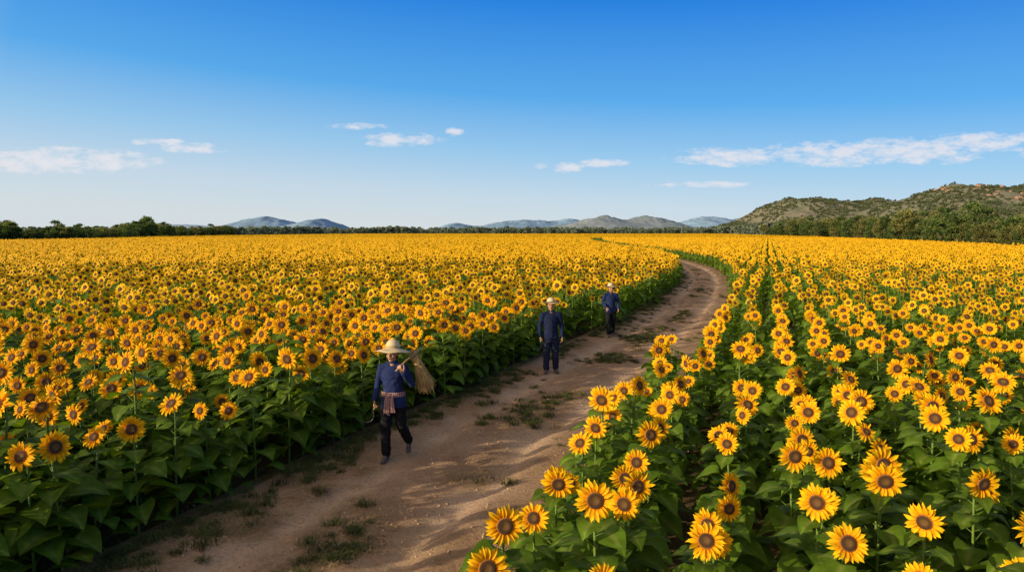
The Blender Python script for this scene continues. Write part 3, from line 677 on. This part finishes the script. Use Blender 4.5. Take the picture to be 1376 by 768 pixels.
hill('mountain',7000,[(870,311),(905,300),(935,292),(960,291),(980,296),(1003,290),(1025,299),(1050,311)],HM_far,900,1,17)
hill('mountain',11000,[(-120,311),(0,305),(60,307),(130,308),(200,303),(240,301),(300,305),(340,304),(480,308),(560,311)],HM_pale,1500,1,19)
mb=MB(); M_rock=simple_mat('red_rock',(.40,.22,.15),(.27,.18,.12),.15,.9)
V1=[q for q in P1 if abs(q[0]-(1288-688)/917*1250)<55 and q[2]>52]
rr=random.Random(3); rr.shuffle(V1)
for i,q in enumerate(V1[:46]):
    bm=bmesh.new(); bmesh.ops.create_icosphere(bm,subdivisions=2,radius=1)
    c=Vector(q)+Vector((0,0,.5)); s=Vector((rr.uniform(3,7),rr.uniform(3,6),rr.uniform(2,5)))
    mb.add([c+Vector((vv.co.x*s.x,vv.co.y*s.y,vv.co.z*s.z))*(1+.6*mn.noise(vv.co*2+Vector((i*3,0,0)))) for vv in bm.verts],[tuple(q2.index for q2 in f.verts) for f in bm.faces]); bm.free()
mb.obj('rock_outcrop',[M_rock])
tick('hills')

# ------------------------------------------------------------------ sky + sun
SD=Vector((-.88,-.475,0)).normalized(); EL=R(15); az=math.atan2(SD.x,SD.y)
w_=bpy.data.worlds.new('sky'); scene.world=w_; w_.use_nodes=True; nt=w_.node_tree; nt.nodes.clear()
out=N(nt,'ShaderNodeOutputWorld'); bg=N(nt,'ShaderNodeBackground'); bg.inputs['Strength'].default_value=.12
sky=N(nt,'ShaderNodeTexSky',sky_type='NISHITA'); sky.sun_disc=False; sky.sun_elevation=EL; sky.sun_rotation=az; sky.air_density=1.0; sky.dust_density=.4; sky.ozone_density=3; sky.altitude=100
tc=N(nt,'ShaderNodeTexCoord'); sp=N(nt,'ShaderNodeSeparateXYZ'); nt.links.new(tc.outputs['Generated'],sp.inputs[0])
def math_(op,a,b=None,c=None,clamp=False):
    n_=N(nt,'ShaderNodeMath',operation=op); n_.use_clamp=clamp
    for i,v in enumerate((a,b,c)):
        if v is None: continue
        if isinstance(v,(int,float)): n_.inputs[i].default_value=v
        else: nt.links.new(v,n_.inputs[i])
    return n_.outputs[0]
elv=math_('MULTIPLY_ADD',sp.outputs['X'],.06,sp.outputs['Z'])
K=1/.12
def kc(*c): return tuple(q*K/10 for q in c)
rp=ramp(nt,[(0,kc(.68,.75,.80)),(.05,kc(.57,.71,.84)),(.11,kc(.33,.60,.87)),(.19,kc(.09,.41,.87)),(.32,kc(.004,.21,.77)),(.6,kc(.10,.18,.34)),(1,kc(.12,.17,.27))],elv)  # upper stops, above the view, muted to make the fill light less blue
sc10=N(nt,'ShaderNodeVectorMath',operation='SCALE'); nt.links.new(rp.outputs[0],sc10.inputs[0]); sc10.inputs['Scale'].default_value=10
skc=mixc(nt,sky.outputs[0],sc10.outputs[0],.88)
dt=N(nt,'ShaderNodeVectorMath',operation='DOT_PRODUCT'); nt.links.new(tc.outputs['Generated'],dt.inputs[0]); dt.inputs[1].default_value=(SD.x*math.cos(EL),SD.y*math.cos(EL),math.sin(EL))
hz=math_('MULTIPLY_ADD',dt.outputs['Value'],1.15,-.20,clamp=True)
skc=mixc(nt,skc,(11.0,8.5,5.8),hz)  # sun-side sky, mostly behind the camera, warmed to add fill light
yy=math_('MAXIMUM',sp.outputs['Y'],.02); U=math_('DIVIDE',sp.outputs['X'],yy); Vv=math_('DIVIDE',sp.outputs['Z'],yy)
pit=math.atan(73/917); cp,sp_=math.cos(pit),math.sin(pit)
CL=[(60,216,130,15,1.05),(212,192,32,5,1.05),(263,199,44,6,1.1),(540,188,46,8,1.1),(480,170,34,4,.9),(611,177,10,5,1),(762,225,20,6,1),(812,219,30,5,1),(735,222,16,5,.9),(980,211,66,11,1.05),(1120,207,85,14,1.1),(1225,203,90,15,1.15),(1315,190,62,10,1.15),(945,248,60,4,.85),(1370,187,36,7,1),(1450,200,90,12,.9),(-120,210,110,12,.9)]
tot=None
for (u,v,a,b_,k_) in CL:
    px,py=(u-688)/917,(384-v)/917; dy=cp+py*sp_; cu=px/dy; cv=(-sp_+py*cp)/dy
    du=math_('MULTIPLY_ADD',U,917/a,-cu*917/a); dv=math_('MULTIPLY_ADD',Vv,917/b_,-cv*917/b_)
    r2=math_('ADD',math_('MULTIPLY',du,du),math_('MULTIPLY',dv,dv)); g=math_('MULTIPLY',math_('SUBTRACT',1.0,math_('MULTIPLY',r2,.5),clamp=True),k_)
    tot=g if tot is None else math_('MAXIMUM',tot,g)
cv_=N(nt,'ShaderNodeCombineXYZ'); nt.links.new(U,cv_.inputs[0]); nt.links.new(math_('MULTIPLY',Vv,2.6),cv_.inputs[1])
n1=noise(nt,30,10,.66,vec=cv_.outputs[0])
den=math_('MULTIPLY_ADD',n1,4.0,-2.2); den=math_('ADD',den,math_('MULTIPLY',tot,.9)); den=math_('MULTIPLY',den,math_('MINIMUM',math_('MULTIPLY',tot,3.),1.0)); den=math_('MULTIPLY',den,1.1,clamp=True)
den=math_('MULTIPLY',den,.76)
cl=mixc(nt,skc,(6.9,6.7,7.0),den)
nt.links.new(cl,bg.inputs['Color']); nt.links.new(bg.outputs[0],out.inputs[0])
sl=bpy.data.lights.new('sun','SUN'); sl.energy=5.0; sl.angle=R(.5); sl.color=(1,.86,.62); so=bpy.data.objects.new('sun',sl); scene.collection.objects.link(so)
sv=Vector((SD.x*math.cos(EL),SD.y*math.cos(EL),math.sin(EL))); so.rotation_euler=sv.to_track_quat('Z','Y').to_euler(); so.location=(-40,-20,30)
cam=bpy.data.cameras.new('camera'); co=bpy.data.objects.new('camera',cam); scene.collection.objects.link(co); scene.camera=co
cam.sensor_width=36; cam.lens=24; cam.clip_end=40000; cam.clip_start=.1
co.location=(0,0,3.4); co.rotation_euler=(R(90)-pit,0,0)
scene.view_settings.view_transform='Standard'; scene.view_settings.look='None'; scene.view_settings.exposure=0
tick('end')
